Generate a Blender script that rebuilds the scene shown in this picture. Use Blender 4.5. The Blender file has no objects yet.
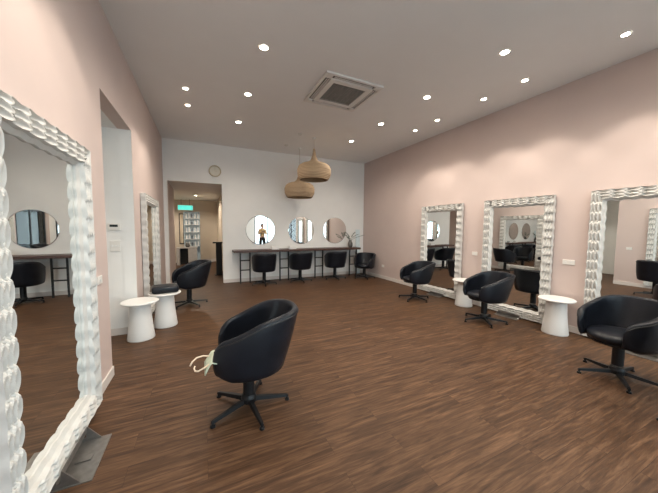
import bpy, bmesh, math, random
from mathutils import Vector, Matrix
random.seed(7)
PI = math.pi
sc = bpy.context.scene
C = sc.collection
# ------------------------------------------------------------------ dimensions (metres)
XL, XR, YB, H, YF = -0.855, 4.92, 7.783, 3.661, -2.2
YO1, YO2, ZO = 3.32, 4.56, 2.81          # opening in the left wall
DX1, DX2, DZ = -0.77, 0.488, 2.65        # doorway in the back wall
T = 0.15

# ------------------------------------------------------------------ materials
def nodes(name):
    m = bpy.data.materials.new(name); m.use_nodes = True
    nt = m.node_tree
    return m, nt, nt.nodes['Principled BSDF']

def mat(name, col, rough=0.5, metal=0.0, noise=0.06, scale=12.0, bump=0.0, bscale=120.0, coat=0.0, spec=None):
    m, nt, b = nodes(name)
    N, L = nt.nodes, nt.links
    tc = N.new('ShaderNodeTexCoord')
    n = N.new('ShaderNodeTexNoise'); n.inputs['Scale'].default_value = scale; n.inputs['Detail'].default_value = 4
    L.new(tc.outputs['Object'], n.inputs['Vector'])
    r = N.new('ShaderNodeValToRGB')
    c = Vector(col)
    r.color_ramp.elements[0].position = 0.3; r.color_ramp.elements[1].position = 0.7
    r.color_ramp.elements[0].color = (*[max(0, x * (1 - noise)) for x in c], 1)
    r.color_ramp.elements[1].color = (*[min(1, x * (1 + noise)) for x in c], 1)
    L.new(n.outputs['Fac'], r.inputs['Fac']); L.new(r.outputs['Color'], b.inputs['Base Color'])
    b.inputs['Roughness'].default_value = rough; b.inputs['Metallic'].default_value = metal
    if coat: b.inputs['Coat Weight'].default_value = coat
    if spec is not None: b.inputs['Specular IOR Level'].default_value = spec
    if bump:
        n2 = N.new('ShaderNodeTexNoise'); n2.inputs['Scale'].default_value = bscale; n2.inputs['Detail'].default_value = 3
        L.new(tc.outputs['Object'], n2.inputs['Vector'])
        bp = N.new('ShaderNodeBump'); bp.inputs['Strength'].default_value = bump; bp.inputs['Distance'].default_value = 0.01
        L.new(n2.outputs['Fac'], bp.inputs['Height']); L.new(bp.outputs['Normal'], b.inputs['Normal'])
    return m

def emis(name, col, strength, base=None):
    m, nt, b = nodes(name)
    b.inputs['Base Color'].default_value = (*(base or col), 1)
    b.inputs['Emission Color'].default_value = (*col, 1)
    b.inputs['Emission Strength'].default_value = strength
    return m

def floor_mat():
    m, nt, b = nodes('timber_plank_floor')
    N, L = nt.nodes, nt.links
    tc = N.new('ShaderNodeTexCoord')
    br = N.new('ShaderNodeTexBrick')
    br.offset = 0.37; br.offset_frequency = 2
    for k, v in (('Scale', 1.0), ('Brick Width', 1.22), ('Row Height', 0.152), ('Mortar Size', 0.0009), ('Mortar Smooth', 0.2), ('Bias', 0.0)):
        br.inputs[k].default_value = v
    br.inputs['Color1'].default_value = (0.0, 0, 0, 1); br.inputs['Color2'].default_value = (1, 1, 1, 1)
    br.inputs['Mortar'].default_value = (0.0, 0, 0, 1)
    L.new(tc.outputs['Object'], br.inputs['Vector'])
    mp = N.new('ShaderNodeMapping'); mp.inputs['Scale'].default_value = (1.9, 22, 1)
    L.new(tc.outputs['Object'], mp.inputs['Vector'])
    # shift the grain from plank to plank
    sh = N.new('ShaderNodeVectorMath'); sh.operation = 'SCALE'; sh.inputs['Scale'].default_value = 9.0
    L.new(br.outputs['Color'], sh.inputs[0])
    ad = N.new('ShaderNodeVectorMath'); ad.operation = 'ADD'
    L.new(mp.outputs['Vector'], ad.inputs[0]); L.new(sh.outputs['Vector'], ad.inputs[1])
    n1 = N.new('ShaderNodeTexNoise'); n1.inputs['Scale'].default_value = 1.5; n1.inputs['Detail'].default_value = 8; n1.inputs['Roughness'].default_value = 0.62; n1.inputs['Distortion'].default_value = 0.5
    L.new(ad.outputs['Vector'], n1.inputs['Vector'])
    r = N.new('ShaderNodeValToRGB')
    e = r.color_ramp.elements
    e[0].position = 0.28; e[0].color = (0.036, 0.0175, 0.009, 1)
    e[1].position = 0.74; e[1].color = (0.185, 0.100, 0.053, 1)
    k = e.new(0.5); k.color = (0.086, 0.044, 0.0225, 1)
    L.new(n1.outputs['Fac'], r.inputs['Fac'])
    hs = N.new('ShaderNodeHueSaturation')
    mr = N.new('ShaderNodeMapRange'); mr.inputs['To Min'].default_value = 0.90; mr.inputs['To Max'].default_value = 1.08
    L.new(br.outputs['Color'], mr.inputs['Value']); L.new(mr.outputs['Result'], hs.inputs['Value'])
    L.new(r.outputs['Color'], hs.inputs['Color'])
    mx = N.new('ShaderNodeMix'); mx.data_type = 'RGBA'
    L.new(br.outputs['Fac'], mx.inputs['Factor']); L.new(hs.outputs['Color'], mx.inputs['A'])
    mx.inputs['B'].default_value = (0.036, 0.019, 0.012, 1)
    L.new(mx.outputs['Result'], b.inputs['Base Color'])
    b.inputs['Specular IOR Level'].default_value = 0.22
    rr = N.new('ShaderNodeMapRange'); rr.inputs['To Min'].default_value = 0.40; rr.inputs['To Max'].default_value = 0.58
    L.new(n1.outputs['Fac'], rr.inputs['Value']); L.new(rr.outputs['Result'], b.inputs['Roughness'])
    bp = N.new('ShaderNodeBump'); bp.inputs['Strength'].default_value = 0.12; bp.inputs['Distance'].default_value = 0.004
    L.new(n1.outputs['Fac'], bp.inputs['Height']); L.new(bp.outputs['Normal'], b.inputs['Normal'])
    return m

def glass_mat():
    m = bpy.data.materials.new('window_glass'); m.use_nodes = True
    nt = m.node_tree; N, L = nt.nodes, nt.links
    N.clear()
    o = N.new('ShaderNodeOutputMaterial'); mx = N.new('ShaderNodeMixShader')
    t = N.new('ShaderNodeBsdfTransparent'); t.inputs['Color'].default_value = (0.95, 0.98, 0.97, 1)
    g = N.new('ShaderNodeBsdfGlossy'); g.inputs['Roughness'].default_value = 0.02
    f = N.new('ShaderNodeFresnel'); f.inputs['IOR'].default_value = 1.3
    L.new(f.outputs['Fac'], mx.inputs['Fac']); L.new(t.outputs[0], mx.inputs[1]); L.new(g.outputs[0], mx.inputs[2])
    L.new(mx.outputs[0], o.inputs['Surface'])
    return m

def rattan_mat():
    m, nt, b = nodes('woven_rattan')
    N, L = nt.nodes, nt.links
    tc = N.new('ShaderNodeTexCoord')
    w = N.new('ShaderNodeTexWave'); w.bands_direction = 'Z'; w.inputs['Scale'].default_value = 10; w.inputs['Distortion'].default_value = 1.2; w.inputs['Detail'].default_value = 2
    L.new(tc.outputs['Object'], w.inputs['Vector'])
    r = N.new('ShaderNodeValToRGB')
    r.color_ramp.elements[0].color = (0.30, 0.20, 0.12, 1); r.color_ramp.elements[1].color = (0.60, 0.45, 0.29, 1)
    L.new(w.outputs['Fac'], r.inputs['Fac']); L.new(r.outputs['Color'], b.inputs['Base Color'])
    b.inputs['Roughness'].default_value = 0.8
    return m

def mirror_mat():
    m, nt, b = nodes('silvered_glass')
    b.inputs['Base Color'].default_value = (0.86, 0.88, 0.87, 1)
    b.inputs['Metallic'].default_value = 1.0; b.inputs['Roughness'].default_value = 0.008
    return m

M = {}
M['pink'] = mat('pink_plaster', (0.615, 0.505, 0.468), 0.75, noise=0.015, scale=3, bump=0.03, bscale=200)
M['white'] = mat('white_plaster', (0.87, 0.865, 0.84), 0.75, noise=0.015, scale=3, bump=0.03, bscale=200)
M['ceil'] = mat('ceiling_plaster', (0.80, 0.80, 0.795), 0.85, noise=0.01, scale=3)
M['beige'] = mat('beige_plaster', (0.62, 0.54, 0.44), 0.8, noise=0.015, scale=3)
M['skirt'] = mat('skirting_paint', (0.70, 0.65, 0.61), 0.45, noise=0.02)
M['floor'] = floor_mat()
M['mirror'] = mirror_mat()
M['frame'] = mat('white_carved_frame', (0.62, 0.61, 0.58), 0.42, noise=0.04, scale=30)
M['leather'] = mat('black_leather', (0.008, 0.010, 0.015), 0.34, noise=0.25, scale=8, bump=0.10, bscale=60, spec=0.32)
M['piping'] = mat('black_piping', (0.018, 0.018, 0.020), 0.42)
M['blackmetal'] = mat('black_metal', (0.009, 0.009, 0.010), 0.42, spec=0.3)
M['blacksteel'] = mat('black_powder_coat', (0.012, 0.012, 0.012), 0.6)
M['steel'] = mat('brushed_steel', (0.26, 0.245, 0.23), 0.38, metal=0.85, noise=0.15, scale=25)
M['whiteplas'] = mat('white_lacquer', (0.78, 0.78, 0.76), 0.35, noise=0.01)
M['switch'] = mat('white_switch_plastic', (0.80, 0.78, 0.74), 0.4, noise=0.01)
M['benchwood'] = mat('dark_brown_wood', (0.075, 0.036, 0.026), 0.4, noise=0.35, scale=18)
M['rattan'] = rattan_mat()
M['cord'] = mat('grey_cord', (0.55, 0.50, 0.44), 0.7)
M['acwhite'] = mat('air_con_plastic', (0.74, 0.72, 0.69), 0.5, noise=0.01)
M['acdark'] = mat('air_con_dark', (0.10, 0.088, 0.08), 0.7)
M['lens'] = emis('lit_downlight_lens', (1.0, 0.86, 0.68), 60)
M['glass'] = glass_mat()
M['winframe'] = mat('black_window_frame', (0.02, 0.02, 0.022), 0.45)
M['pave'] = mat('pale_concrete', (0.42, 0.41, 0.39), 0.85, noise=0.1, scale=2)
M['teal'] = emis('teal_sign_light', (0.10, 0.70, 0.60), 0.9)
M['shelfglass'] = mat('pale_blue_shelf', (0.55, 0.66, 0.72), 0.25)
M['bottlew'] = mat('white_bottle', (0.75, 0.77, 0.78), 0.35)
M['bottleg'] = mat('grey_bottle', (0.16, 0.20, 0.24), 0.35)
M['counter'] = mat('pale_grey_counter', (0.46, 0.44, 0.42), 0.5)
M['leaf'] = mat('grey_green_leaf', (0.14, 0.18, 0.14), 0.5, noise=0.25)
M['vase'] = mat('smoky_grey_vase', (0.12, 0.115, 0.11), 0.2)
M['cloth'] = mat('pale_green_cloth', (0.50, 0.56, 0.44), 0.85, noise=0.1)
M['strap'] = mat('cream_strap', (0.74, 0.60, 0.46), 0.7)
M['panelw'] = mat('glossy_white_panel', (0.78, 0.88, 0.90), 0.15)
M['skin'] = mat('skin', (0.50, 0.30, 0.21), 0.55)
M['hair'] = mat('dark_hair', (0.02, 0.014, 0.01), 0.6)
M['shirt'] = mat('beige_patterned_knit', (0.52, 0.38, 0.20), 0.9, noise=0.6, scale=9)
M['trouser'] = mat('black_cotton', (0.015, 0.015, 0.018), 0.85)
M['rim'] = mat('pale_wood_rim', (0.50, 0.42, 0.28), 0.5)
M['dial'] = mat('pale_cream_dial', (0.68, 0.65, 0.56), 0.5)
M['screen'] = mat('dark_glass_screen', (0.02, 0.03, 0.03), 0.2)

# ------------------------------------------------------------------ helpers
def obj(name, bm, m, parent=None, smooth=False, sub=0, bevel=0.0, recalc=True):
    me = bpy.data.meshes.new(name)
    if recalc: bmesh.ops.recalc_face_normals(bm, faces=bm.faces[:])
    bm.to_mesh(me); bm.free()
    if m: me.materials.append(m)
    o = bpy.data.objects.new(name, me); C.objects.link(o)
    if parent: o.parent = parent
    if smooth:
        for p in me.polygons: p.use_smooth = True
    if bevel:
        b = o.modifiers.new('bevel', 'BEVEL'); b.width = bevel; b.segments = 2; b.limit_method = 'ANGLE'
    if sub:
        s = o.modifiers.new('sub', 'SUBSURF'); s.levels = sub; s.render_levels = sub
    return o

def tag(o, label=None, cat=None, group=None, kind=None):
    if label: o['label'] = label
    if cat: o['category'] = cat
    if group: o['group'] = group
    if kind: o['kind'] = kind
    return o

def thing(name, label, cat, loc=(0, 0, 0), rz=0.0, group=None):
    o = bpy.data.objects.new(name, None); o.empty_display_size = 0.1; C.objects.link(o)
    o.location = loc; o.rotation_euler = (0, 0, rz)
    return tag(o, label, cat, group)

def dup(root, label, loc, rz=0.0, group=None):
    def cp(o, par):
        c = o.copy(); C.objects.link(c)
        if par is not None:
            c.parent = par
            for k in ('label',):
                pass
        for ch in [x for x in list(C.objects) if x.parent == o]:
            cp(ch, c)
        return c
    r = cp(root, None)
    r.location = loc; r.rotation_euler = (0, 0, rz)
    r['label'] = label
    if group: r['group'] = group
    return r

def box(bm, c, s, rot=None):
    g = bmesh.ops.create_cube(bm, size=1.0)['verts']
    bmesh.ops.scale(bm, vec=s, verts=g)
    if rot is not None: bmesh.ops.rotate(bm, verts=g, cent=(0, 0, 0), matrix=rot)
    bmesh.ops.translate(bm, vec=c, verts=g)
    return g

def bx(a, b):      # bmesh holding one box from corner a to corner b
    bm = bmesh.new()
    box(bm, [(a[i] + b[i]) / 2 for i in range(3)], [abs(b[i] - a[i]) for i in range(3)])
    return bm

def lathe(bm, prof, n=40, c=(0, 0, 0), cap=True):
    rings = []
    for r, z in prof:
        if r < 1e-6:
            rings.append([bm.verts.new((c[0], c[1], c[2] + z))])
        else:
            rings.append([bm.verts.new((c[0] + r * math.cos(2 * PI * i / n), c[1] + r * math.sin(2 * PI * i / n), c[2] + z)) for i in range(n)])
    for a, b in zip(rings, rings[1:]):
        if len(a) == 1 and len(b) == 1: continue
        for i in range(n):
            j = (i + 1) % n
            if len(a) == 1: bm.faces.new((a[0], b[j], b[i]))
            elif len(b) == 1: bm.faces.new((a[i], a[j], b[0]))
            else: bm.faces.new((a[i], a[j], b[j], b[i]))
    return rings

def tube(bm, pts, r, n=8, cap=True):
    pts = [Vector(p) for p in pts]
    rs = r if isinstance(r, (list, tuple)) else [r] * len(pts)
    rings = []
    up = Vector((0, 0, 1))
    for i, p in enumerate(pts):
        d = (pts[min(i + 1, len(pts) - 1)] - pts[max(i - 1, 0)]).normalized()
        a = d.cross(up)
        if a.length < 1e-3: a = d.cross(Vector((1, 0, 0)))
        a.normalize(); b = a.cross(d).normalized()
        rings.append([bm.verts.new(p + rs[i] * (a * math.cos(2 * PI * k / n) + b * math.sin(2 * PI * k / n))) for k in range(n)])
    for A, B in zip(rings, rings[1:]):
        for k in range(n):
            bm.faces.new((A[k], A[(k + 1) % n], B[(k + 1) % n], B[k]))
    if cap:
        bm.faces.new(rings[0][::-1]); bm.faces.new(rings[-1])

def struct(name, bm, m, bevel=0.0, smooth=False):
    o = obj(name, bm, m, None, smooth=smooth, bevel=bevel)
    o['kind'] = 'structure'
    return o

def multi(boxes):
    bm = bmesh.new()
    for a, b in boxes:
        box(bm, [(a[i] + b[i]) / 2 for i in range(3)], [abs(b[i] - a[i]) for i in range(3)])
    return bm

# ------------------------------------------------------------------ room shell
struct('floor', bx((-3.2, YF - T, -0.12), (XR + T, 13.2, 0)), M['floor'])
struct('ceiling', bx((XL - T, YF - T, H), (XR + T, YB + T, H + 0.1)), M['ceil'])
RW0, RW1 = -1.95, 0.48
struct('wall_right', multi([((XR, RW1, 0), (XR + T, YB + T, H)), ((XR, YF, 0), (XR + T, RW0, H)), ((XR, RW0, 0), (XR + T, RW1, 0.12)), ((XR, RW0, 3.05), (XR + T, RW1, H))]), M['pink'])
struct('wall_left', multi([((XL - T, YF, 0), (XL, YO1, H)), ((XL - T, YO1, ZO), (XL, YO2, H)), ((XL - T, YO2 + 0.001, 0), (XL, YB, H))]), M['pink'])
struct('wall_back', multi([((XL - T, YB, 0), (DX1, YB + T, H)), ((DX1, YB, DZ), (DX2, YB + T, H)), ((DX2, YB, 0), (XR, YB + T, H))]), M['white'])
# shop front with tall windows (behind the camera, seen in the mirrors)
WZ0, WZ1 = 0.12, 3.05
wins = [(-0.45, 2.30), (3.02, 4.70)]
struct('wall_front', multi([((XL - T, YF - T, 0), (wins[0][0], YF, H)), ((wins[0][1], YF - T, 0), (wins[1][0], YF, H)), ((wins[1][1], YF - T, 0), (XR + T, YF, H)),
                            ((wins[0][0], YF - T, WZ1), (wins[0][1], YF, H)), ((wins[1][0], YF - T, WZ1), (wins[1][1], YF, H)),
                            ((wins[0][0], YF - T, 0), (wins[0][1], YF, WZ0)), ((wins[1][0], YF - T, 0), (wins[1][1], YF, WZ0))]), M['white'])
for wi, (a, b) in enumerate(wins):
    n = 3 if wi == 0 else 2
    fr = bmesh.new()
    yc, w = YF - 0.075, 0.055
    def fb(x0, x1, z0, z1): box(fr, ((x0 + x1) / 2, yc, (z0 + z1) / 2), (x1 - x0, 0.07, z1 - z0))
    fb(a, b, WZ0, WZ0 + w); fb(a, b, WZ1 - w, WZ1)
    for k in range(n + 1):
        x = a + (b - a - w) * k / n
        fb(x, x + w, WZ0 + w, WZ1 - w)
    for k in range(n):
        x0 = a + (b - a - w) * k / n + w; x1 = a + (b - a - w) * (k + 1) / n
        fb(x0, x1, 2.18, 2.23)
    wo = struct('window_%d' % (wi + 1), fr, M['winframe'])
    for k in range(n):
        x0 = a + (b - a - w) * k / n + w; x1 = a + (b - a - w) * (k + 1) / n
        obj('window_pane', bx((x0, yc - 0.004, WZ0 + w), (x1, yc + 0.004, 2.18)), M['glass'], wo)
        obj('window_pane', bx((x0, yc - 0.004, 2.23), (x1, yc + 0.004, WZ1 - w)), M['glass'], wo)
    al = bpy.data.lights.new('sky_portal', 'AREA'); al.shape = 'RECTANGLE'; al.size = b - a; al.size_y = WZ1 - WZ0
    al.cycles.is_portal = True
    ao = bpy.data.objects.new('sky_portal', al); C.objects.link(ao)
    ao.location = ((a + b) / 2, YF - T - 0.02, (WZ0 + WZ1) / 2); ao.rotation_euler = (PI / 2, 0, 0)
fr = bmesh.new()
ys = [RW0 + (RW1 - RW0 - 0.055) * k / 2 for k in range(3)]
box(fr, (XR + 0.075, (RW0 + RW1) / 2, WZ0 + 0.0275), (0.07, RW1 - RW0, 0.055)); box(fr, (XR + 0.075, (RW0 + RW1) / 2, WZ1 - 0.0275), (0.07, RW1 - RW0, 0.055))
for y in ys: box(fr, (XR + 0.075, y + 0.0275, (WZ0 + WZ1) / 2), (0.07, 0.055, WZ1 - WZ0 - 0.11))
for y in ys[:2]: box(fr, (XR + 0.075, y + 0.055 + (ys[1] - ys[0] - 0.055) / 2, 2.205), (0.07, ys[1] - ys[0] - 0.055, 0.05))
wo = struct('window_3', fr, M['winframe'])
for y in ys[:2]:
    y0, y1 = y + 0.055, y + ys[1] - ys[0]
    obj('window_pane', bx((XR + 0.071, y0, WZ0 + 0.055), (XR + 0.079, y1, 2.18)), M['glass'], wo)
    obj('window_pane', bx((XR + 0.071, y0, 2.23), (XR + 0.079, y1, WZ1 - 0.055)), M['glass'], wo)
al = bpy.data.lights.new('sky_portal', 'AREA'); al.shape = 'RECTANGLE'; al.size = WZ1 - WZ0; al.size_y = RW1 - RW0
al.cycles.is_portal = True
ao = bpy.data.objects.new('sky_portal', al); C.objects.link(ao)
ao.location = (XR + T + 0.02, (RW0 + RW1) / 2, (WZ0 + WZ1) / 2); ao.rotation_euler = (0, PI / 2, 0)
struct('pavement', multi([((-14, YF - T - 14, -0.2), (18, YF - T - 0.005, -0.04)), ((XR + T + 0.005, YF - T - 0.005, -0.2), (18, 14, -0.04))]), M['pave'])

# left recess (passage going off to the left)
struct('wall_recess_end', bx((-3.1, YO2, 0), (XL - T - 0.001, YO2 + T, ZO)), M['white'])
struct('wall_recess_near', bx((-3.1, YO1 - T, 0), (XL - T - 0.001, YO1, ZO)), M['white'])
struct('wall_recess_side', bx((-3.2, YO1, 0), (-3.1, YO2, ZO)), M['white'])
struct('trim_1', bx((XL - T, YO2 - 0.006, 0), (XL - 0.002, YO2, ZO)), M['white'])     # plastered return of the opening
struct('ceiling_recess', bx((-3.2, YO1 - T, ZO), (XL - T - 0.001, YO2 + T, ZO + 0.1)), M['ceil'])
# corridor beyond the back doorway
CE = 12.96
struct('wall_corridor_left', bx((DX1 - T, YB + T, 0), (DX1, 9.5, DZ)), M['pink'])
struct('wall_corridor_right', bx((0.60, YB + T, 0), (0.75, CE, DZ)), M['beige'])
struct('wall_corridor_end', bx((-3.1, CE, 0), (0.75, CE + T, DZ)), M['beige'])
struct('wall_corridor_front', bx((-3.1, 9.5 - T, 0), (DX1 - T, 9.5, DZ)), M['beige'])
struct('wall_corridor_side', bx((-3.2, 9.5 - T, 0), (-3.1, CE + T, DZ)), M['beige'])
struct('ceiling_corridor', bx((-3.2, YB + T, DZ), (0.75, CE + T, DZ + 0.1)), M['ceil'])
# skirtings
SH = 0.095
struct('baseboard_left', multi([((XL, YF, 0), (XL + 0.014, YO1, SH)), ((XL, YO2, 0), (XL + 0.014, YB, SH))]), M['skirt'], bevel=0.003)
struct('baseboard_right', bx((XR - 0.014, YF, 0), (XR, YB, SH)), M['skirt'], bevel=0.003)
struct('baseboard_back', bx((DX2, YB - 0.014, 0), (XR - 0.014, YB, SH)), M['skirt'], bevel=0.003)
struct('baseboard_recess', bx((-3.1, YO2 - 0.02, 0), (XL, YO2 - 0.006, SH)), M['skirt'], bevel=0.003)
struct('baseboard_corridor', bx((-3.1, CE - 0.014, 0), (0.60, CE, SH + 0.03)), M['skirt'], bevel=0.003)

# ------------------------------------------------------------------ carved mirrors
MW, MH, FW = 1.10, 2.01, 0.145
def mirror_frame_bm():
    bm = bmesh.new()
    hw = MW / 2
    outer = [(-hw, 0), (hw, 0), (hw, MH), (-hw, MH)]
    inner = [(-hw + FW, FW), (hw - FW, FW), (hw - FW, MH - FW), (-hw + FW, MH - FW)]
    lam = 0.132
    NU = 27
    UB = 0.80                                     # carved part, then a smooth bevel down to the glass
    def h(u, s):
        if u > UB:
            return 0.016 * (1 - (u - UB) / (1 - UB))
        ph = s / lam
        q = u / UB * 3
        q = q + 0.20 * math.sin(2 * PI * ph) * math.sin(PI * min(1, q / 3))       # swaying ridge lines
        w = min(3.0, max(0.0, q)); w = w - math.floor(w) if w < 3 else 0.0
        f = (ph + 0.30 * math.sin(PI * w)) % 1.0
        dep = (f / 0.72) ** 1.1 if f < 0.72 else max(0.0, 1 - (f - 0.72) / 0.20)
        pit = math.sin(PI * w) ** 0.75 * dep
        return 0.010 + 0.036 * (1 - 0.95 * pit)
    for k in range(4):
        A0, A1 = outer[k], outer[(k + 1) % 4]
        B0, B1 = inner[k], inner[(k + 1) % 4]
        L = math.hypot(A1[0] - A0[0], A1[1] - A0[1])
        d = ((A1[0] - A0[0]) / L, (A1[1] - A0[1]) / L)
        nin = (-d[1], d[0])
        NV = int(round(L / lam * 12))
        rows = []
        for iv in range(NV + 1):
            v = iv / NV
            row = []
            for iu in range(NU + 1):
                u = iu / NU            # 0 outer .. 1 inner
                s = (v - 0.5) * (L * (1 - u) + (L - 2 * FW) * u)
                wav = 0.004 * math.sin(2 * PI * s / lam)
                edge = min(1.0, (L / 2 - FW * u - abs(s)) / 0.05)
                off = u * FW + wav * (1 if True else 0) * max(0.0, edge)
                p = d[0] * s, d[1] * s
                cx, cz = (A0[0] + A1[0]) / 2, (A0[1] + A1[1]) / 2
                x = cx + p[0] + nin[0] * off; z = cz + p[1] + nin[1] * off
                row.append((x, -(0.030 + h(u, s) - 0.010), z))
            # outer side down to the back, inner side down to the glass
            o0 = row[0]; i0 = row[-1]
            row = [(o0[0], -0.002, o0[2])] + row + [(i0[0], -0.008, i0[2])]
            rows.append([bm.verts.new(c) for c in row])
        for a, b in zip(rows, rows[1:]):
            for i in range(len(a) - 1):
                bm.faces.new((a[i], a[i + 1], b[i + 1], b[i]))
    bmesh.ops.remove_doubles(bm, verts=bm.verts[:], dist=0.0004)
    return bm

GM = 'white carved mirrors around the room'
def make_mirror(label, loc, rz, lift):
    t = thing('standing_mirror', label, 'mirror', loc, rz, GM)
    f = obj('carved_frame', mirror_frame_bm(), M['frame'], t); f.location = (0, 0, lift)
    hw = MW / 2
    g = obj('mirror_glass', bx((-hw + FW - 0.02, -0.010, FW - 0.02), (hw - FW + 0.02, -0.007, MH - FW + 0.02)), M['mirror'], t); g.location = (0, 0, lift)
    b = obj('backing_board', bx((-hw + 0.015, -0.0065, 0.015), (hw - 0.015, 0, MH - 0.015)), M['blacksteel'], t); b.location = (0, 0, lift)
    p = obj('foot_plate', bx((-0.19, -0.215, 0.0), (0.19, -0.001, 0.008)), M['steel'], t, bevel=0.002)
    rb = bmesh.new()
    box(rb, (0, -0.028, lift / 2 + 0.003), (0.36, 0.050, lift - 0.012))
    for sx in (-0.18, 0.18):
        vs = [rb.verts.new(c) for c in ((sx - 0.004, -0.05, 0.008), (sx - 0.004, -0.16, 0.008), (sx - 0.004, -0.085, lift + 0.03), (sx - 0.004, -0.078, lift + 0.03), (sx - 0.004, -0.074, 0.03), (sx - 0.004, -0.05, 0.03))]
        f1 = rb.faces.new(vs)
        ex = bmesh.ops.extrude_face_region(rb, geom=[f1])
        bmesh.ops.translate(rb, vec=(0.008, 0, 0), verts=[v for v in ex['geom'] if isinstance(v, bmesh.types.BMVert)])
    box(rb, (0, -0.079, lift + 0.012), (0.36, 0.005, 0.036))
    box(rb, (0, -0.120, 0.012), (0.05, 0.08, 0.008))
    obj('foot_bracket', rb, M['steel'], t)
    return t
m0 = make_mirror('white carved standing mirror nearest the camera, on the left wall', (XL + 0.016, 2.175, 0), PI / 2 + math.radians(0.3), 0.075)
dup(m0, 'white carved standing mirror on the left wall beyond the passage opening', (XL + 0.006, 5.67, 0), PI / 2)
m0.scale.x = 1.05
[x for x in C.objects if x.name == 'standing_mirror.001'][0].scale = (1.27, 1, 0.968)
m0.location.y = 2.145
m1 = make_mirror('white carved standing mirror on the right wall cut off by the photo edge', (XR - 0.024, 1.31, 0), -PI / 2 + math.radians(0.7), 0.03)
for y, a, lb in ((4.46, 1.0, 'white carved standing mirror on the right wall nearest the back wall'), (2.85, 1.4, 'white carved standing mirror between the two pedestal tables of the right wall')):
    dup(m1, lb, (XR - 0.030, y, 0), -PI / 2 + math.radians(a))

# ------------------------------------------------------------------ tub chairs (front = local +Y)
CF, CR = 0.245, 0.300
def stations(n=60):
    a0, a1 = math.radians(52), math.radians(-232)
    pts = []
    for i in range(n + 1):
        a = a0 + (a1 - a0) * i / n
        c, s_ = math.cos(a), math.sin(a)
        e = 2 / 2.3
        pts.append(Vector((CR * math.copysign(abs(c) ** e, c), CR * math.copysign(abs(s_) ** e, s_))))
    out = []; L = [0.0]
    for p, q in zip(pts, pts[1:]): L.append(L[-1] + (q - p).length)
    for i, p in enumerate(pts):
        t = (pts[min(n, i + 1)] - pts[max(0, i - 1)]).normalized()
        nn = Vector((-t.y, t.x))
        if nn.dot(p) < 0: nn = -nn
        d = min(L[i], L[-1] - L[i])
        yb = min(1, max(0, (CF - p.y) / (CF + CR)))
        rim = 0.672 + 0.172 * (3 * yb ** 2 - 2 * yb ** 3) ** 0.9
        if d < 0.13:
            q = 1 - d / 0.13
            rim -= 0.115 * (1 - math.sqrt(max(0, 1 - q * q)))
        out.append((p, nn, d, rim))
    return out
def shell_off(z, bot, rim, back):
    t = (z - bot) / (rim - bot)
    return (0.008 + 0.108 * back ** 1.5) * t ** 1.1 - 0.014 * (1 - t) ** 2 + 0.010 * math.sin(PI * t)

def shell_bm():
    bm = bmesh.new()
    st = stations(); n = len(st)
    rings = []
    for k, (p, nn, d, rim) in enumerate(st):
        bot = 0.355 + 0.035 * max(0, 1 - d / 0.14)
        back = max(0, -nn.y)
        tk = 0.052 * min(1.0, 0.45 + 0.55 * math.sqrt(min(1, d / 0.03)))
        prof = []; m = 9
        off = lambda z: shell_off(z, bot, rim, back)
        for i in range(m):
            z = bot + 0.02 + (rim - tk / 2 - bot - 0.02) * i / (m - 1)
            prof.append((off(z), z))
        for i in range(1, 6):
            a = PI * i / 6
            prof.append((off(rim - tk / 2) - tk / 2 + tk / 2 * math.cos(a), rim - tk / 2 + tk / 2 * math.sin(a)))
        for i in range(m - 1, -1, -1):
            z = bot + 0.02 + (rim - tk / 2 - bot - 0.02) * i / (m - 1)
            prof.append((off(z) - tk, z))
        prof.append((off(bot + 0.02) - tk * 0.5, bot))
        rings.append([bm.verts.new((p.x + nn.x * o, p.y + nn.y * o, z)) for o, z in prof])
    L = len(rings[0])
    for a, b in zip(rings, rings[1:]):
        for i in range(L):
            bm.faces.new((a[i], a[(i + 1) % L], b[(i + 1) % L], b[i]))
    bm.faces.new(rings[0]); bm.faces.new(rings[-1][::-1])
    return bm, st

def piping_pts():
    pts = []
    for p, nn, d, rim in stations(60)[1:-1]:
        back = max(0, -nn.y); z = rim - 0.030
        q = p + nn * (shell_off(z, 0.355, rim, back) + 0.002)
        pts.append((q.x, q.y, z))
    return pts

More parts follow.
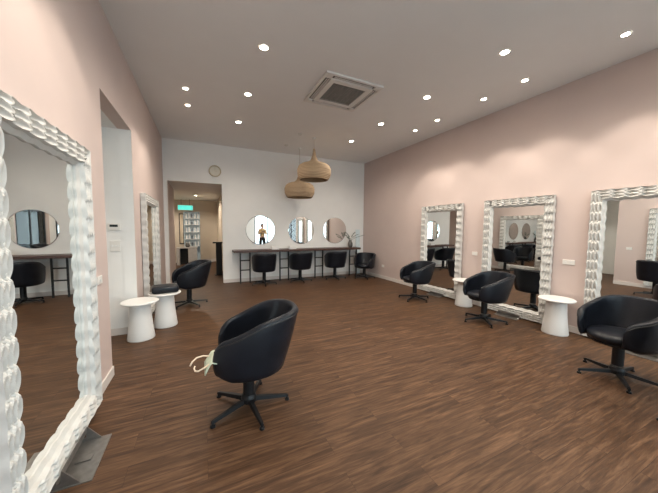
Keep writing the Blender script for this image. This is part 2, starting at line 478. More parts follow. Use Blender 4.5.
def make_chair(label, loc, rz, group):
    t = thing('tub_chair', label, 'chair', loc, rz, group)
    bm, st = shell_bm()
    obj('tub_back', bm, M['leather'], t, smooth=True)
    pb = bmesh.new(); tube(pb, piping_pts(), 0.0045, 6)
    obj('piping', pb, M['piping'], t, smooth=True)
    # seat cushion
    sb = bmesh.new()
    prof = [(0.0, 0.492), (0.10, 0.493), (0.19, 0.486), (0.228, 0.468), (0.238, 0.435), (0.228, 0.402), (0.18, 0.392), (0.0, 0.390)]
    rings = lathe(sb, prof, 32)
    for v in sb.verts:                              # square the front of the round cushion
        if v.co.y > 0:
            f = v.co.length_squared
            v.co.y *= 1.12
    obj('seat', sb, M['leather'], t, smooth=True)
    ub = bmesh.new(); lathe(ub, [(0, 0.348), (0.16, 0.348), (0.235, 0.366), (0.243, 0.385), (0.23, 0.40), (0, 0.40)], 32)
    obj('seat_pan', ub, M['blackmetal'], t, smooth=False)
    cb = bmesh.new()
    lathe(cb, [(0, 0.350), (0.055, 0.350), (0.055, 0.332), (0.046, 0.326), (0.046, 0.10), (0.0, 0.10)], 20)
    obj('column', cb, M['blackmetal'], t, smooth=False)
    hb = bmesh.new()
    lathe(hb, [(0, 0.112), (0.052, 0.112), (0.062, 0.085), (0.062, 0.048), (0.045, 0.04), (0, 0.04)], 20)
    obj('base_hub', hb, M['blackmetal'], t)
    for k in range(5):
        a = 2 * PI * k / 5 + math.radians(52.7)
        c, s = math.cos(a), math.sin(a)
        lb = bmesh.new()
        P = []
        for r, z, w, hh in ((0.035, 0.066, 0.022, 0.018), (0.18, 0.054, 0.018, 0.014), (0.315, 0.042, 0.014, 0.010), (0.330, 0.038, 0.010, 0.008)):
            cx, cy = r * c, r * s
            P.append([lb.verts.new((cx - s * dx * w, cy + c * dx * w, z + dz * hh)) for dx, dz in ((-1, -1), (1, -1), (0.7, 1), (-0.7, 1))])
        for A, B in zip(P, P[1:]):
            for i in range(4): lb.faces.new((A[i], A[(i + 1) % 4], B[(i + 1) % 4], B[i]))
        lb.faces.new(P[0][::-1]); lb.faces.new(P[-1])
        lo = obj('leg', lb, M['blackmetal'], t)
        gb = bmesh.new(); lathe(gb, [(0, 0.040), (0.009, 0.038), (0.010, 0.018), (0.019, 0.014), (0.020, 0.0), (0, 0.0)], 14, (0.32 * c, 0.32 * s, 0))
        obj('glide', gb, M['blackmetal'], lo)
    return t
def face(dx, dy): return math.atan2(dy, dx) - PI / 2      # rotation turning local +Y to (dx,dy)
G1, G2 = 'tub chairs in front of the carved mirrors', 'tub chairs tucked along the back bench'
ch = make_chair('lone black leather tub chair in mid-floor with a pale green cloth on its seat', (0.325, 2.265, 0), face(-0.99, 0.14), G1)
def chair(x, y, d, label, g=G1, spin=0, drop=0.0):
    r = dup(ch, label, (x, y, 0), face(*d), g)
    for o in list(C.objects):
        if o.parent == r and o.name.startswith(('leg', 'base_hub')): o.rotation_euler.z = math.radians(spin)
        if drop and o.parent == r and o.name.startswith(('tub_back', 'piping', 'seat', 'column')):
            o.location.z += 0.042 - (0.05 if drop > 0.05 else 0); o.scale.z = 0.90
    return r
chair(-0.26, 5.83, (-0.95, -0.28), 'black tub chair facing the far carved mirror on the left wall')
chair(4.12, 4.42, (-0.97, 0.20), 'black tub chair before the right-wall mirror nearest the back wall', drop=0.025)
chair(4.16, 2.86, (-0.95, 0.33), 'black tub chair before the middle carved mirror of the right wall', spin=-33, drop=0.03)
chair(3.82, 1.17, (-0.95, 0.31), 'largest black tub chair at the right, before the mirror cut off by the photo edge', spin=16, drop=0.04)
chair(3.38, 0.44, (-1.0, -0.2), 'black tub chair, only its base tip showing at the lower right photo edge', spin=-41.3)
chair(1.47, 7.22, (0.06, 1), 'black tub chair tucked under the bench below the left round mirror', G2)
chair(2.49, 7.24, (-0.03, 1), 'black tub chair tucked under the bench below the middle round mirror', G2)
chair(3.58, 7.22, (0.05, 1), 'black tub chair tucked under the bench below the right round mirror', G2)
chair(4.45, 6.95, (-0.75, -0.66), 'black tub chair standing in the far right corner beyond the bench end', G2, drop=0.09)

# cloth on the middle chair
t = thing('folded_cape', 'small pale green cloth with two cream straps on the lone chair seat', 'cloth', (0.075, 2.16, 0.497), 0)
cb = bmesh.new()
nx, ny = 10, 8
g = []
for i in range(nx + 1):
    row = []
    for j in range(ny + 1):
        u, v = i / nx - 0.5, j / ny - 0.5
        z = 0.022 + 0.010 * math.sin(9 * u + 4 * v) + 0.007 * math.cos(13 * v) - (0.10 * max(0, -u - 0.20) ** 1.2 * 3)
        row.append(cb.verts.new((u * 0.17, v * 0.20 * (1 - 0.3 * u), z)))
    g.append(row)
for i in range(nx):
    for j in range(ny): cb.faces.new((g[i][j], g[i + 1][j], g[i + 1][j + 1], g[i][j + 1]))
co = obj('cloth', cb, M['cloth'], t, smooth=True, recalc=True)
sm = co.modifiers.new('solid', 'SOLIDIFY'); sm.thickness = 0.008
for s in (0, 1):
    sbm = bmesh.new()
    if s == 0: pts = [(-0.05, -0.05, 0.0), (-0.09, -0.055, -0.02), (-0.125, -0.06, -0.032), (-0.145, -0.058, -0.028), (-0.152, -0.045, -0.012), (-0.145, -0.04, 0.002)]
    else: pts = [(-0.05, 0.04, 0.022), (-0.09, 0.045, 0.030), (-0.135, 0.04, 0.026), (-0.165, 0.025, 0.008), (-0.18, 0.01, -0.016)]
    tube(sbm, pts, 0.006, 8)
    obj('strap', sbm, M['strap'], t, smooth=True)

# ------------------------------------------------------------------ white pedestal tables
def make_stool(label, loc):
    t = thing('pedestal_table', label, 'side table', loc, 0, 'white pedestal tables between the mirrors')
    b = bmesh.new(); lathe(b, [(0, 0.515), (0.206, 0.515), (0.216, 0.508), (0.216, 0.494), (0.206, 0.487), (0, 0.487)], 48)
    obj('table_top', b, M['whiteplas'], t)
    b = bmesh.new(); lathe(b, [(0, 0.487), (0.125, 0.487), (0.122, 0.44), (0.128, 0.30), (0.142, 0.15), (0.160, 0.012), (0.157, 0.0), (0, 0.0)], 48)
    obj('pedestal', b, M['whiteplas'], t)
    for ob in t.children if False else [x for x in C.objects if x.parent == t]:
        for p in ob.data.polygons: p.use_smooth = abs(p.normal.z) < 0.7
    return t
st = make_stool('white round pedestal table on the left, nearer of the two, at the passage opening', (-0.78, 4.30, 0))
dup(st, 'white round pedestal table on the left, further of the two, beside the tub chair', (-0.54, 4.73, 0))
dup(st, 'white round pedestal table between the right-edge mirror and the middle right-wall mirror', (4.655, 2.10, 0))
dup(st, 'white round pedestal table between the middle and farthest mirrors of the right wall', (4.665, 3.64, 0))

cbm = bmesh.new(); box(cbm, (0, 0, 0.055), (0.35, 0.27, 0.105))
o = obj('padded_cushion', cbm, M['leather'], None, smooth=True); bv = o.modifiers.new('b', 'BEVEL'); bv.width = 0.035; bv.segments = 4
o.location = (-0.535, 4.73, 0.5155); o.rotation_euler.z = 0.15
tag(o, 'black padded cushion lying on the further of the two left pedestal tables', 'cushion')

# ------------------------------------------------------------------ back bench
BY0, BY1 = 7.33, YB - 0.016
t = thing('wall_bench', 'long dark brown wooden bench top on black ladder legs along the white back wall', 'bench', (0.72, 7.55, 0))
def local(bm, o):
    bmesh.ops.translate(bm, vec=(-o[0], -o[1], -o[2]), verts=bm.verts[:]); return bm
obj('bench_top', local(bx((0.72, BY0, 0.845), (4.55, BY1, 0.905)), (0.72, 7.55, 0)), M['benchwood'], t, bevel=0.004)
for x in (0.90, 1.98, 3.06, 4.25):
    b = bmesh.new()
    for xx in (x, x + 0.25): box(b, (xx, 7.52, 0.4225), (0.032, 0.032, 0.845))
    for z in (0.36, 0.62): box(b, (x + 0.125, 7.52, z), (0.22, 0.024, 0.028))
    obj('ladder_leg', local(b, (0.72, 7.55, 0)), M['blacksteel'], t)

# round mirrors
for i, (x, lb) in enumerate(((1.49, 'left'), (2.71, 'middle'), (3.84, 'right'))):
    t = thing('round_mirror', 'frameless round wall mirror above the bench, %s of three' % lb, 'mirror', (x, YB, 1.44), 0, 'round wall mirrors above the bench')
    b = bmesh.new(); lathe(b, [(0, 0.0), (0.385, 0.0), (0.385, 0.012), (0, 0.012)], 64)
    bmesh.ops.rotate(b, verts=b.verts[:], cent=(0, 0, 0), matrix=Matrix.Rotation(PI / 2, 3, 'X')); bmesh.ops.translate(b, vec=(0, -0.0005, 0), verts=b.verts[:])
    obj('backing_disc', b, M['blacksteel'], t)
    b = bmesh.new(); lathe(b, [(0, 0.012), (0.405, 0.012), (0.410, 0.0155), (0.402, 0.019), (0, 0.019)], 64)
    bmesh.ops.rotate(b, verts=b.verts[:], cent=(0, 0, 0), matrix=Matrix.Rotation(PI / 2, 3, 'X'))
    obj('mirror_glass', b, M['mirror'], t)

# things on the bench
for x, lb in ((1.83, 'small white box on the bench between the left and middle round mirrors'), (2.33, 'small white box on the bench below the left edge of the middle round mirror')):
    o = obj('white_box', bx((-0.10, -0.06, 0), (0.10, 0.06, 0.085)), M['whiteplas'], None, bevel=0.006)
    o.location = (x, 7.46, 0.905); tag(o, lb, 'box', 'white boxes on the bench')
t = thing('potted_plant', 'leafy grey green plant in a dark vase at the right end of the bench', 'plant', (4.27, 7.52, 0.905))
b = bmesh.new(); lathe(b, [(0, 0), (0.055, 0), (0.075, 0.05), (0.078, 0.12), (0.045, 0.20), (0.042, 0.24), (0.034, 0.24), (0.036, 0.20), (0.06, 0.12), (0, 0.02)], 24)
obj('vase', b, M['vase'], t, smooth=True)
b = bmesh.new(); lv = bmesh.new()
dirs = [(0.46, -0.05, 0.14), (0.28, 0.05, 0.16), (-0.22, -0.05, 0.16), (-0.08, 0.08, 0.20), (0.10, -0.08, 0.22), (-0.14, -0.1, 0.08)]
for dx, dy, dz in dirs:
    e = Vector((dx, dy, 0.24 + dz)); s0 = Vector((0, 0, 0.20)); mid = Vector((dx * 0.35, dy * 0.35, 0.24 + dz * 0.7))
    pts = [s0.lerp(mid, q).lerp(mid.lerp(e, q), q) for q in [k / 8 for k in range(9)]]
    tube(b, pts, 0.004, 5)
    for k in range(3, 9):
        p = pts[k]; tn = (pts[k] - pts[k - 1]).normalized()
        for sgn in (-1, 1):
            sd = tn.cross(Vector((0, 0.3, 1))).normalized() * sgn
            dr = (tn * 0.8 + sd * 0.7 + Vector((0, 0, random.uniform(-.3, .3)))).normalized()
            wd = dr.cross(Vector((0, 1, 0.2))).normalized()
            Ln = random.uniform(0.04, 0.065); W = 0.010
            c = [p, p + dr * Ln * 0.4 + wd * W, p + dr * Ln, p + dr * Ln * 0.4 - wd * W]
            off = Vector((0, 0.0015, 0))
            f = [lv.verts.new(q) for q in c]; g2 = [lv.verts.new(q + off) for q in c]
            lv.faces.new(f); lv.faces.new(g2[::-1])
            for a in range(4): lv.faces.new((f[a], f[(a + 1) % 4], g2[(a + 1) % 4], g2[a]))
obj('stems', b, M['leaf'], t); obj('leaves', lv, M['leaf'], t)
o = obj('leaning_panel', bx((-0.075, -0.012, 0), (0.075, 0.012, 1.47)), M['panelw'], None, bevel=0.004)
o.location = (4.685, YB - 0.065, 0.004); o.rotation_euler = (math.radians(-1.6), 0, 0)
tag(o, 'narrow tall pale blue white panel leaning in the far right corner behind the bench end', 'panel')

# clock
t = thing('wall_clock', 'small round cream wall clock with a pale rim above the doorway', 'clock', (0.325, YB, 2.975))
def wallx(b): bmesh.ops.rotate(b, verts=b.verts[:], cent=(0, 0, 0), matrix=Matrix.Rotation(PI / 2, 3, 'X')); return b
b = bmesh.new(); lathe(b, [(0, 0.0005), (0.145, 0.0005), (0.152, 0.02), (0.146, 0.042), (0.126, 0.042), (0.122, 0.022), (0, 0.022)], 48); obj('rim', wallx(b), M['rim'], t, smooth=False)
b = bmesh.new(); lathe(b, [(0, 0.0225), (0.121, 0.0225), (0.121, 0.025), (0, 0.025)], 48); obj('dial', wallx(b), M['dial'], t)
b = bmesh.new(); box(b, (0.0, -0.029, 0.03), (0.006, 0.003, 0.085)); box(b, (0.025, -0.029, 0.0), (0.06, 0.003, 0.006)); obj('clock_hands', b, M['rim'], t)

# ------------------------------------------------------------------ rattan pendants
def make_pendant(label, x, y, zb):
    t = thing('pendant_lamp', label, 'pendant lamp', (x, y, zb), 0, 'woven rattan pendants')
    b = bmesh.new()
    key = [(0.025, 0.74), (0.032, 0.66), (0.05, 0.56), (0.085, 0.47), (0.15, 0.42), (0.29, 0.385), (0.37, 0.33), (0.405, 0.24), (0.40, 0.12), (0.355, 0.03), (0.33, 0.0)]
    prof = []
    for (r0, z0), (r1, z1) in zip(key, key[1:]):
        for k in range(6):
            q = k / 6
            r = r0 + (r1 - r0) * q; z = z0 + (z1 - z0) * q
            prof.append((r + (0.005 if k % 2 else 0.0) * min(1, r / 0.1), z))
    prof.append(key[-1])
    prof += [(r - 0.012, z) for r, z in reversed(key)]
    lathe(b, prof, 56)
    obj('lamp_shade', b, M['rattan'], t)
    b = bmesh.new(); tube(b, [(0, 0, 0.70), (0, 0, H - zb - 0.02)], 0.006, 8); obj('cord', b, M['cord'], t)
    b = bmesh.new(); lathe(b, [(0, H - zb - 0.028), (0.045, H - zb - 0.028), (0.05, H - zb - 0.0005), (0, H - zb - 0.0005)], 24); obj('ceiling_rose', b, M['whiteplas'], t)
    b = bmesh.new(); lathe(b, [(0, 0.56), (0.018, 0.54), (0.02, 0.48), (0.05, 0.40), (0.045, 0.36), (0, 0.34)], 20); obj('bulb', b, M['whiteplas'], t, smooth=True)
    return t
make_pendant('upper and larger-looking woven rattan pendant lamp with a narrow neck', 2.47, 6.16, 2.665)
make_pendant('lower woven rattan pendant lamp, left of and behind the other one', 2.425, 7.10, 2.335)

# ------------------------------------------------------------------ ceiling air conditioner
ax, ay, A = 2.06, 3.97, 0.475
t = thing('ceiling_air_conditioner', 'square four-way ceiling air conditioner with a dark central grille', 'air conditioner', (ax, ay, H), 0)
b = bmesh.new()
def ring(bm, o, i, z0, z1):
    for (x0, x1, y0, y1) in ((-o, o, -o, -i), (-o, o, i, o), (-o, -i, -i, i), (i, o, -i, i)):
        box(bm, ((x0 + x1) / 2, (y0 + y1) / 2, (z0 + z1) / 2), (x1 - x0, y1 - y0, z1 - z0))
ring(b, A, 0.435, -0.030, -0.0005)
ring(b, 0.355, 0.275, -0.036, -0.0005)
for sx in (-1, 1):
    for sy in (-1, 1): box(b, (sx * 0.395, sy * 0.395, -0.018), (0.08, 0.08, 0.034))
obj('panel', b, M['acwhite'], t, bevel=0.004)
b = bmesh.new(); box(b, (0, 0, -0.006), (0.87, 0.87, 0.010)); obj('duct_recess', b, M['acdark'], t)
for k in range(4):
    b = bmesh.new(); a = k * PI / 2; rot = Matrix.Rotation(a, 3, 'Z')
    for yy in (0.375, 0.402):
        g = box(b, (0, yy, -0.022), (0.64, 0.014, 0.004), None)
    bmesh.ops.rotate(b, verts=b.verts[:], cent=(0, 0, 0), matrix=rot)
    obj('louvre', b, M['acwhite'], t)
b = bmesh.new()
for k in range(19):
    v = -0.27 + 0.03 * k
    box(b, (0, v, -0.028), (0.55, 0.007, 0.008)); 
for k in range(7): box(b, (-0.27 + 0.09 * k, 0, -0.024), (0.007, 0.55, 0.008))
M['grille'] = mat('air_con_grille', (0.30, 0.27, 0.24), 0.6)
obj('grille', b, M['grille'], t)
for x, y, lb in ((2.014, 6.99, 'small round white ceiling sensor nearer the back wall'), (2.073, 6.05, 'small round white ceiling sensor beside the rattan pendants')):
    b = bmesh.new(); lathe(b, [(0, -0.0005), (0.05, -0.0005), (0.045, -0.02), (0.02, -0.032), (0, -0.032)], 24)
    o = obj('ceiling_sensor', b, M['acwhite'], None, smooth=False); o.location = (x, y, H); tag(o, lb, 'sensor', 'round ceiling sensors')

# ------------------------------------------------------------------ downlights
SPOT_W = 38
sl = bpy.data.lights.new('lamp', 'SPOT'); sl.energy = SPOT_W; sl.color = (1.0, 0.895, 0.77); sl.spot_size = math.radians(104); sl.spot_blend = 0.30; sl.shadow_soft_size = 0.03
def make_down(label, x, y, z=H, r=0.045):
    t = thing('downlight', label, 'ceiling light', (x, y, z), 0, 'recessed ceiling downlights')
    b = bmesh.new(); lathe(b, [(r + 0.014, -0.0005), (r + 0.014, -0.004), (r + 0.008, -0.008), (r, -0.008), (r, -0.0005)], 32); obj('trim_ring', b, M['whiteplas'], t)
    b = bmesh.new(); lathe(b, [(0, -0.0005), (r, -0.0005), (r, -0.005), (r * .6, -0.007), (0, -0.008)], 32); obj('lens', b, M['lens'], t)
    l = bpy.data.objects.new('lamp', sl); C.objects.link(l); l.parent = t; l.location = (0, 0, -0.03)
    return t
order = ['nearest the camera', 'second from the camera', 'third from the camera', 'nearest the back wall']
d0 = make_down('bright downlight in the left-centre ceiling row, nearest the camera of those showing', 0.711, 3.40)
def dl(x, y, lb): return dup(d0, lb, (x, y, H), 0)
dl(0.711, 4.66, 'bright downlight in the left-centre ceiling row, middle of the three')
dl(0.711, 5.93, 'bright downlight in the left-centre ceiling row, nearest the back wall')
for y, o_ in zip((2.21, 3.467, 4.73, 5.957), order): dl(3.375, y, 'bright downlight in the right-centre ceiling row, ' + o_)
OUT = 'downlight over the front of the room, outside the photo'  # unseen lamps carrying on the ceiling rows, mostly added for their light
for x, y in ((0.711, 2.14), (0.711, 0.88), (0.711, -0.38), (3.375, 0.95), (3.375, -0.31), (3.375, -1.57), (-0.19, 2.45), (-0.19, 1.82), (4.26, 0.83), (4.26, -0.6), (4.26, -1.2)): dl(x, y, OUT)
dl(-0.195, 4.894, 'small downlight close to the left wall, nearer of the pair above the far mirror')
dl(-0.195, 5.531, 'small downlight close to the left wall, farther of the pair above the far mirror')
for y, lb in ((1.447, 'above the mirror cut off by the photo edge'), (2.473, 'nearer of the pair above the middle mirror'), (3.106, 'farther of the pair above the middle mirror'), (4.081, 'nearer of the pair by the back corner'), (4.698, 'farther of the pair by the back corner')):
    dl(4.26, y, 'small downlight by the right wall, ' + lb)
dd = dup(d0, 'downlight in the low corridor ceiling beyond the doorway', (-0.19, 10.9, DZ), 0)
dup(d0, 'downlight in the low passage ceiling off the left wall, hidden from view', (-2.0, 3.95, ZO), 0)
dup(d0, 'downlight in the corridor ceiling around the corner, hidden from view', (-1.9, 11.4, DZ), 0)

cl_ = sl.copy(); cl_.energy = 70; cl_.spot_size = math.radians(165); cl_.color = (1.0, 0.87, 0.72)
for o in list(C.objects):
    if o.type == 'LIGHT' and o.parent and o.parent.location.z < ZO - 0.1: o.data = cl_
    elif o.type == 'LIGHT' and o.parent and o.parent.location.z < H - 0.3: o.data = o.data.copy(); o.data.energy = 22
wide = sl.copy(); wide.energy = 50; wide.spot_size = math.radians(158); wide.spot_blend = 0.75
for o in list(C.objects):
    if o.type == 'LIGHT' and o.data == sl and o.parent and abs(o.parent.location.x - 2.03) < 2.15: o.data = wide
for o in list(C.objects):
    if o.name.startswith('downlight') and abs(o.location.x - 2.03) > 2.15: o.scale = (0.8, 0.8, 1)
# ------------------------------------------------------------------ switches, sockets, thermostat
def plate(label, loc, rz, w=0.115, h=0.072, n=1, name='wall_socket', cat='socket'):
    t = thing(name, label, cat, loc, rz)
    obj('face_plate', bx((-w / 2, -0.010, -h / 2), (w / 2, -0.0005, h / 2)), M['switch'], t, bevel=0.003)
    for k in range(n):
        x = (k - (n - 1) / 2) * w / (n + 0.4)
        obj('rocker', bx((x - 0.010, -0.014, -0.012), (x + 0.010, -0.0101, 0.012)), M['whiteplas'], t)
    return t
plate('white wall socket on the pink wall between the near mirror and the passage opening', (XL, 3.056, 1.02), PI / 2)
plate('white double wall socket above the pedestal table by the right-edge mirror', (XR, 2.10, 1.03), -PI / 2, w=0.15, n=2)
plate('white wall socket above the pedestal table by the farthest right-wall mirror', (XR, 3.63, 1.025), -PI / 2)
plate('low white wall socket on the right wall near the back corner', (XR, 6.646, 0.382), -PI / 2)
plate('white light switch below the thermostat in the passage', (-1.082, YO2 - 0.0005, 1.24), 0, w=0.115, h=0.15, n=3, name='light_switch', cat='switch').location.y = YO2 - 0.0005
t = thing('thermostat', 'white wall thermostat with a dark display in the passage', 'thermostat', (-1.085, YO2, 1.50), 0)
obj('case', bx((-0.068, -0.024, -0.045), (0.068, -0.0005, 0.045)), M['switch'], t, bevel=0.004)
obj('display', bx((-0.045, -0.027, -0.002), (0.045, -0.0241, 0.03)), M['screen'], t)

# ------------------------------------------------------------------ corridor furniture
t = thing('display_shelf', 'tall pale blue shelving unit of bottles beyond the doorway', 'shelf', (-0.40, 12.78, 0))
b = multi([((-0.28, 0.12, 0.0), (0.28, 0.14, 2.15)), ((-0.30, -0.12, 0), (-0.28, 0.14, 2.15)), ((0.28, -0.12, 0), (0.30, 0.14, 2.15)), ((-0.28, -0.12, 2.13), (0.28, 0.12, 2.15))])
obj('carcass', b, M['shelfglass'], t)
for z in (0.72, 1.02, 1.32, 1.62, 1.90): obj('shelf_board', bx((-0.28, -0.11, z - 0.02), (0.28, 0.12, z)), M['whiteplas'], t)
def bottle_bm(r, h):
    b = bmesh.new(); lathe(b, [(0, 0), (r, 0), (r, h * .72), (r * .4, h * .82), (r * .4, h), (0, h)], 12); return b
rows = {0.72: 'lowest', 1.02: 'second-lowest', 1.32: 'middle', 1.62: 'second-highest', 1.90: 'highest'}
b1 = None
for z, nm in rows.items():
    for k in range(5):
        mt = M['bottleg'] if (k + int(z * 10)) % 3 == 0 else M['bottlew']
        o = obj('bottle', bottle_bm(0.032, 0.17 + 0.02 * ((k * 7 + int(z * 10)) % 3)), mt, None)
        o.location = (-0.40 - 0.22 + 0.11 * k, 12.74, z)
        tag(o, '%s bottle on the %s board of the pale blue shelving unit' % ('dark grey' if mt == M['bottleg'] else 'white', nm), 'bottle', '%s bottles on the %s corridor shelf' % ('grey' if mt == M['bottleg'] else 'white', nm))
t = thing('console_table', 'pale grey console table with an open black front at the end of the corridor', 'table', (-0.62, 12.30, 0))
obj('table_top', bx((-0.33, -0.2, 0.66), (0.42, 0.2, 0.70)), M['counter'], t, bevel=0.004)
obj('side_panel', bx((-0.33, -0.19, 0), (-0.22, 0.19, 0.66)), M['counter'], t)
obj('side_panel', bx((0.08, -0.19, 0), (0.40, 0.19, 0.66)), M['counter'], t)
obj('back_panel', bx((-0.22, 0.15, 0), (0.08, 0.17, 0.66)), M['blacksteel'], t)
b = bmesh.new(); lathe(b, [(0, 0), (0.05, 0), (0.09, 0.06), (0.07, 0.14), (0.03, 0.18), (0, 0.18)], 20)
o = obj('dark_vase', b, M['vase'], None, smooth=True); o.location = (-0.56, 12.28, 0.70); tag(o, 'small dark round vase on the corridor console table', 'vase')
t = thing('narrow_mirror', 'tall narrow black framed mirror at the left end of the corridor', 'mirror', (-0.84, 12.75, 0.80), 0)
obj('frame', multi([((-0.09, -0.015, 0), (-0.06, 0.015, 1.28)), ((0.06, -0.015, 0), (0.09, 0.015, 1.28)), ((-0.06, -0.015, 1.25), (0.06, 0.015, 1.28)), ((-0.06, -0.015, 0), (0.06, 0.015, 0.03))]), M['blacksteel'], t)
obj('mirror_glass', bx((-0.06, -0.004, 0.03), (0.06, 0.004, 1.25)), M['mirror'], t)
t.location = (-0.80, CE - 0.016, 0.80)
t = thing('lit_sign', 'teal illuminated sign hanging from the corridor ceiling', 'sign', (-0.62, 12.6, 2.22))
obj('sign_box', bx((-0.28, -0.03, -0.02), (0.28, 0.03, 0.19)), M['whiteplas'], t, bevel=0.004)
obj('lit_face', bx((-0.265, -0.034, -0.005), (0.265, -0.0301, 0.175)), M['teal'], t)
b = bmesh.new(); tube(b, [(-0.15, 0, 0.19), (-0.15, 0, DZ - 2.22)], 0.006); tube(b, [(0.15, 0, 0.19), (0.15, 0, DZ - 2.22)], 0.006); obj('hanging_rods', b, M['blacksteel'], t)
t = thing('narrow_pedestal', 'narrow black pedestal stand with a wider top just inside the doorway', 'stand', (0.42, 9.2, 0))
obj('pedestal_top', bx((-0.14, -0.14, 1.01), (0.14, 0.14, 1.05)), M['blacksteel'], t, bevel=0.004)
obj('post', bx((-0.05, -0.10, 0.012), (0.12, 0.10, 1.01)), M['blacksteel'], t)
obj('base_plate', bx((-0.10, -0.13, 0), (0.14, 0.13, 0.012)), M['blacksteel'], t)

# ------------------------------------------------------------------ person standing beside the camera (seen in the left round mirror)
def skin_mesh(name, verts, edges, radii, m, parent, root=0, sub=2):
    me = bpy.data.meshes.new(name); me.from_pydata(verts, edges, []); me.materials.append(m)
    o = bpy.data.objects.new(name, me); C.objects.link(o)
    if parent: o.parent = parent
    sk = o.modifiers.new('skin', 'SKIN'); sk.use_smooth_shade = True
    for i, r in enumerate(radii):
        me.skin_vertices[0].data[i].radius = (r, r) if not isinstance(r, tuple) else r
        me.skin_vertices[0].data[i].use_root = (i == root)
    s = o.modifiers.new('sub', 'SUBSURF'); s.levels = sub; s.render_levels = sub
    return o
pr = thing('person', 'person in beige patterned top and black shorts holding up a phone', 'person', (3.22, -0.75, 0), 0)
V, Ed, Ra = [], [], []
def v(p, r, par=None):
    V.append(p); Ra.append(r)
    if par is not None: Ed.append((par, len(V) - 1))
    return len(V) - 1
pel = v((0, 0, 0.95), (0.14, 0.11))
wst = v((0, 0, 1.10), (0.125, 0.10), pel); chs = v((0, 0, 1.30), (0.15, 0.11), wst); nk0 = v((0, 0, 1.43), (0.09, 0.075), chs)
nk = v((0, 0.005, 1.49), 0.052, nk0); hd = v((0, 0.02, 1.57), (0.070, 0.080), nk); hd2 = v((0, 0.015, 1.65), (0.078, 0.092), hd); hd3 = v((0, 0.01, 1.70), (0.055, 0.065), hd2)
for s in (-1, 1):
    sh = v((s * 0.17, 0, 1.385), 0.058, nk0); el = v((s * 0.23, 0.03, 1.12), 0.042, sh); wr = v((s * 0.075, 0.24, 1.25), 0.027, el)
    hn = v((s * 0.055, 0.285, 1.29), (0.034, 0.018), wr)
    for k in range(4):
        L = (0.030, 0.036, 0.034, 0.026)[k]
        a = v((s * (0.046 - 0.002 * k), 0.315, 1.325 - 0.019 * k), 0.009, hn)
        b2 = v((s * (0.030 - 0.002 * k), 0.33 + L * 0.2, 1.328 - 0.019 * k), 0.008, a)
        v((s * (0.012), 0.325, 1.328 - 0.019 * k), 0.007, b2)
    th1 = v((s * 0.052, 0.272, 1.325), 0.010, hn); v((s * 0.035, 0.282, 1.345), 0.009, th1)
    hp = v((s * 0.095, 0, 0.88), 0.092, pel); kn = v((s * 0.11, 0.015, 0.49), 0.056, hp); cf = v((s * 0.112, -0.01, 0.34), 0.052, kn)
    an = v((s * 0.115, -0.01, 0.09), 0.035, cf); v((s * 0.12, 0.045, 0.045), (0.036, 0.03), an); v((s * 0.125, 0.14, 0.035), (0.036, 0.022), len(V) - 1)
body = skin_mesh('body', V, Ed, Ra, M['skin'], pr, root=0)
# top
V, Ed, Ra = [], [], []
a = v((0, 0, 0.99), (0.165, 0.135)); b_ = v((0, 0, 1.10), (0.150, 0.122), a); c_ = v((0, 0, 1.30), (0.172, 0.130), b_); d_ = v((0, 0, 1.42), (0.105, 0.09), c_)
for s in (-1, 1):
    q = v((s * 0.17, 0, 1.388), 0.073, d_); q = v((s * 0.205, 0.015, 1.24), 0.062, q); q = v((s * 0.23, 0.03, 1.13), 0.057, q); q = v((s * 0.16, 0.13, 1.185), 0.048, q)
skin_mesh('top', V, Ed, Ra, M['shirt'], pr)
V, Ed, Ra = [], [], []
a = v((0, 0, 1.0), (0.145, 0.118)); b_ = v((0, 0, 0.93), (0.155, 0.128), a)
for s in (-1, 1):
    q = v((s * 0.098, 0, 0.82), 0.105, b_); q = v((s * 0.11, 0.008, 0.62), 0.088, q); q = v((s * 0.112, 0.01, 0.50), 0.078, q)
skin_mesh('shorts', V, Ed, Ra, M['trouser'], pr)
for s in (-1, 1):
    V, Ed, Ra = [], [], []
    a = v((s * 0.115, -0.03, 0.055), (0.045, 0.045)); b_ = v((s * 0.12, 0.05, 0.046), (0.046, 0.040), a); v((s * 0.127, 0.155, 0.038), (0.042, 0.032), b_)
    skin_mesh('shoe', V, Ed, Ra, M['trouser'], pr)
b = bmesh.new()
bmesh.ops.create_uvsphere(b, u_segments=24, v_segments=16, radius=1.0)
bmesh.ops.delete(b, geom=[q for q in b.verts if q.co.y > 0.55 and q.co.z < 0.45 or q.co.z < -0.75], context='VERTS')
for q in b.verts:
    q.co.x *= 0.094; q.co.y *= 0.110; q.co.z *= 0.125
    q.co += Vector((0, -0.008, 1.645))
o = obj('hair', b, M['hair'], pr, smooth=True); so = o.modifiers.new('s', 'SOLIDIFY'); so.thickness = 0.012
b = bmesh.new()
tube(b, [(0, 0.095, 1.635), (0, 0.115, 1.605), (0, 0.10, 1.597)], [0.008, 0.015, 0.010]); obj('nose', b, M['skin'], pr, smooth=True)
for s in (-1, 1):
    b = bmesh.new(); bmesh.ops.create_uvsphere(b, u_segments=12, v_segments=8, radius=0.012); bmesh.ops.translate(b, vec=(s * 0.032, 0.088, 1.64), verts=b.verts[:]); obj('eye', b, M['hair'], pr, smooth=True)
    b = bmesh.new(); tube(b, [(s * 0.078, 0, 1.60), (s * 0.09, -0.005, 1.63), (s * 0.08, -0.01, 1.65)], [0.008, 0.014, 0.008]); obj('ear', b, M['skin'], pr, smooth=True)
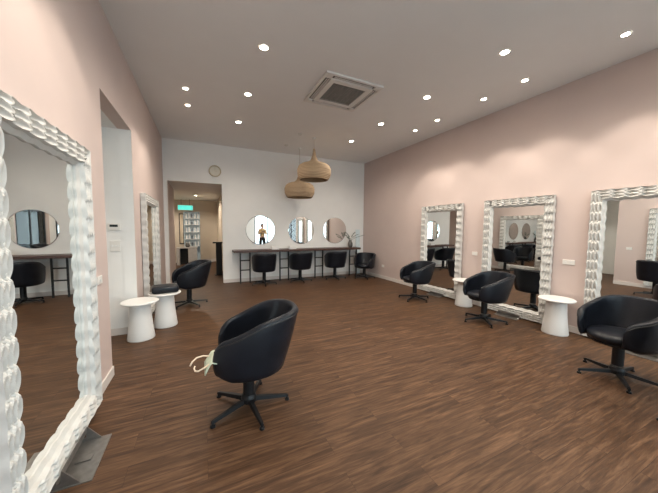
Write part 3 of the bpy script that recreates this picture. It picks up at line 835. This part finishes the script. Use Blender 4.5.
b = bmesh.new(); tube(b, [(-0.025, 0.088, 1.572), (0, 0.096, 1.570), (0.025, 0.088, 1.572)], 0.006); obj('mouth', b, mat('lips', (0.4, 0.15, 0.12), 0.5), pr, smooth=True)
t = thing('phone', 'black phone held up in front of the person in the beige top', 'phone', (3.22, -0.75, 0))
obj('phone_body', bx((-0.075, 0.300, 1.262), (0.075, 0.310, 1.338)), M['blacksteel'], t, bevel=0.004)

# ------------------------------------------------------------------ world, camera, view
w = bpy.data.worlds.new('World'); sc.world = w; w.use_nodes = True
nt = w.node_tree; bg = nt.nodes['Background']
tc = nt.nodes.new('ShaderNodeTexCoord'); sp = nt.nodes.new('ShaderNodeSeparateXYZ'); rp = nt.nodes.new('ShaderNodeValToRGB')
nt.links.new(tc.outputs['Generated'], sp.inputs[0]); nt.links.new(sp.outputs['Z'], rp.inputs['Fac'])
rp.color_ramp.elements[0].color = (0.80, 0.91, 1.0, 1); rp.color_ramp.elements[1].color = (0.62, 0.82, 1.0, 1)
nt.links.new(rp.outputs['Color'], bg.inputs['Color']); bg.inputs['Strength'].default_value = 4.8

cam = bpy.data.cameras.new('camera'); co = bpy.data.objects.new('camera', cam); C.objects.link(co)
f0, yaw, pitch, roll = 269.85, 0.4379, -0.0665, 0.0081
Fv = Vector((math.sin(yaw) * math.cos(pitch), math.cos(yaw) * math.cos(pitch), math.sin(pitch)))
r0 = Vector((math.cos(yaw), -math.sin(yaw), 0)); u0 = r0.cross(Fv)
Rv = r0 * math.cos(roll) + u0 * math.sin(roll); Uv = -r0 * math.sin(roll) + u0 * math.cos(roll)
mx = Matrix(((Rv.x, Uv.x, -Fv.x, 0), (Rv.y, Uv.y, -Fv.y, 0), (Rv.z, Uv.z, -Fv.z, 1.5), (0, 0, 0, 1)))
co.matrix_world = mx
cam.sensor_fit = 'HORIZONTAL'; cam.sensor_width = 36; cam.lens = 36 * f0 / 658; cam.clip_start = 0.05
sc.camera = co
sc.view_settings.view_transform = 'Standard'; sc.view_settings.look = 'None'; sc.view_settings.gamma = 1
sc.view_settings.exposure = 0.28
try: sc.view_settings.use_curve_mapping = False
except Exception: pass
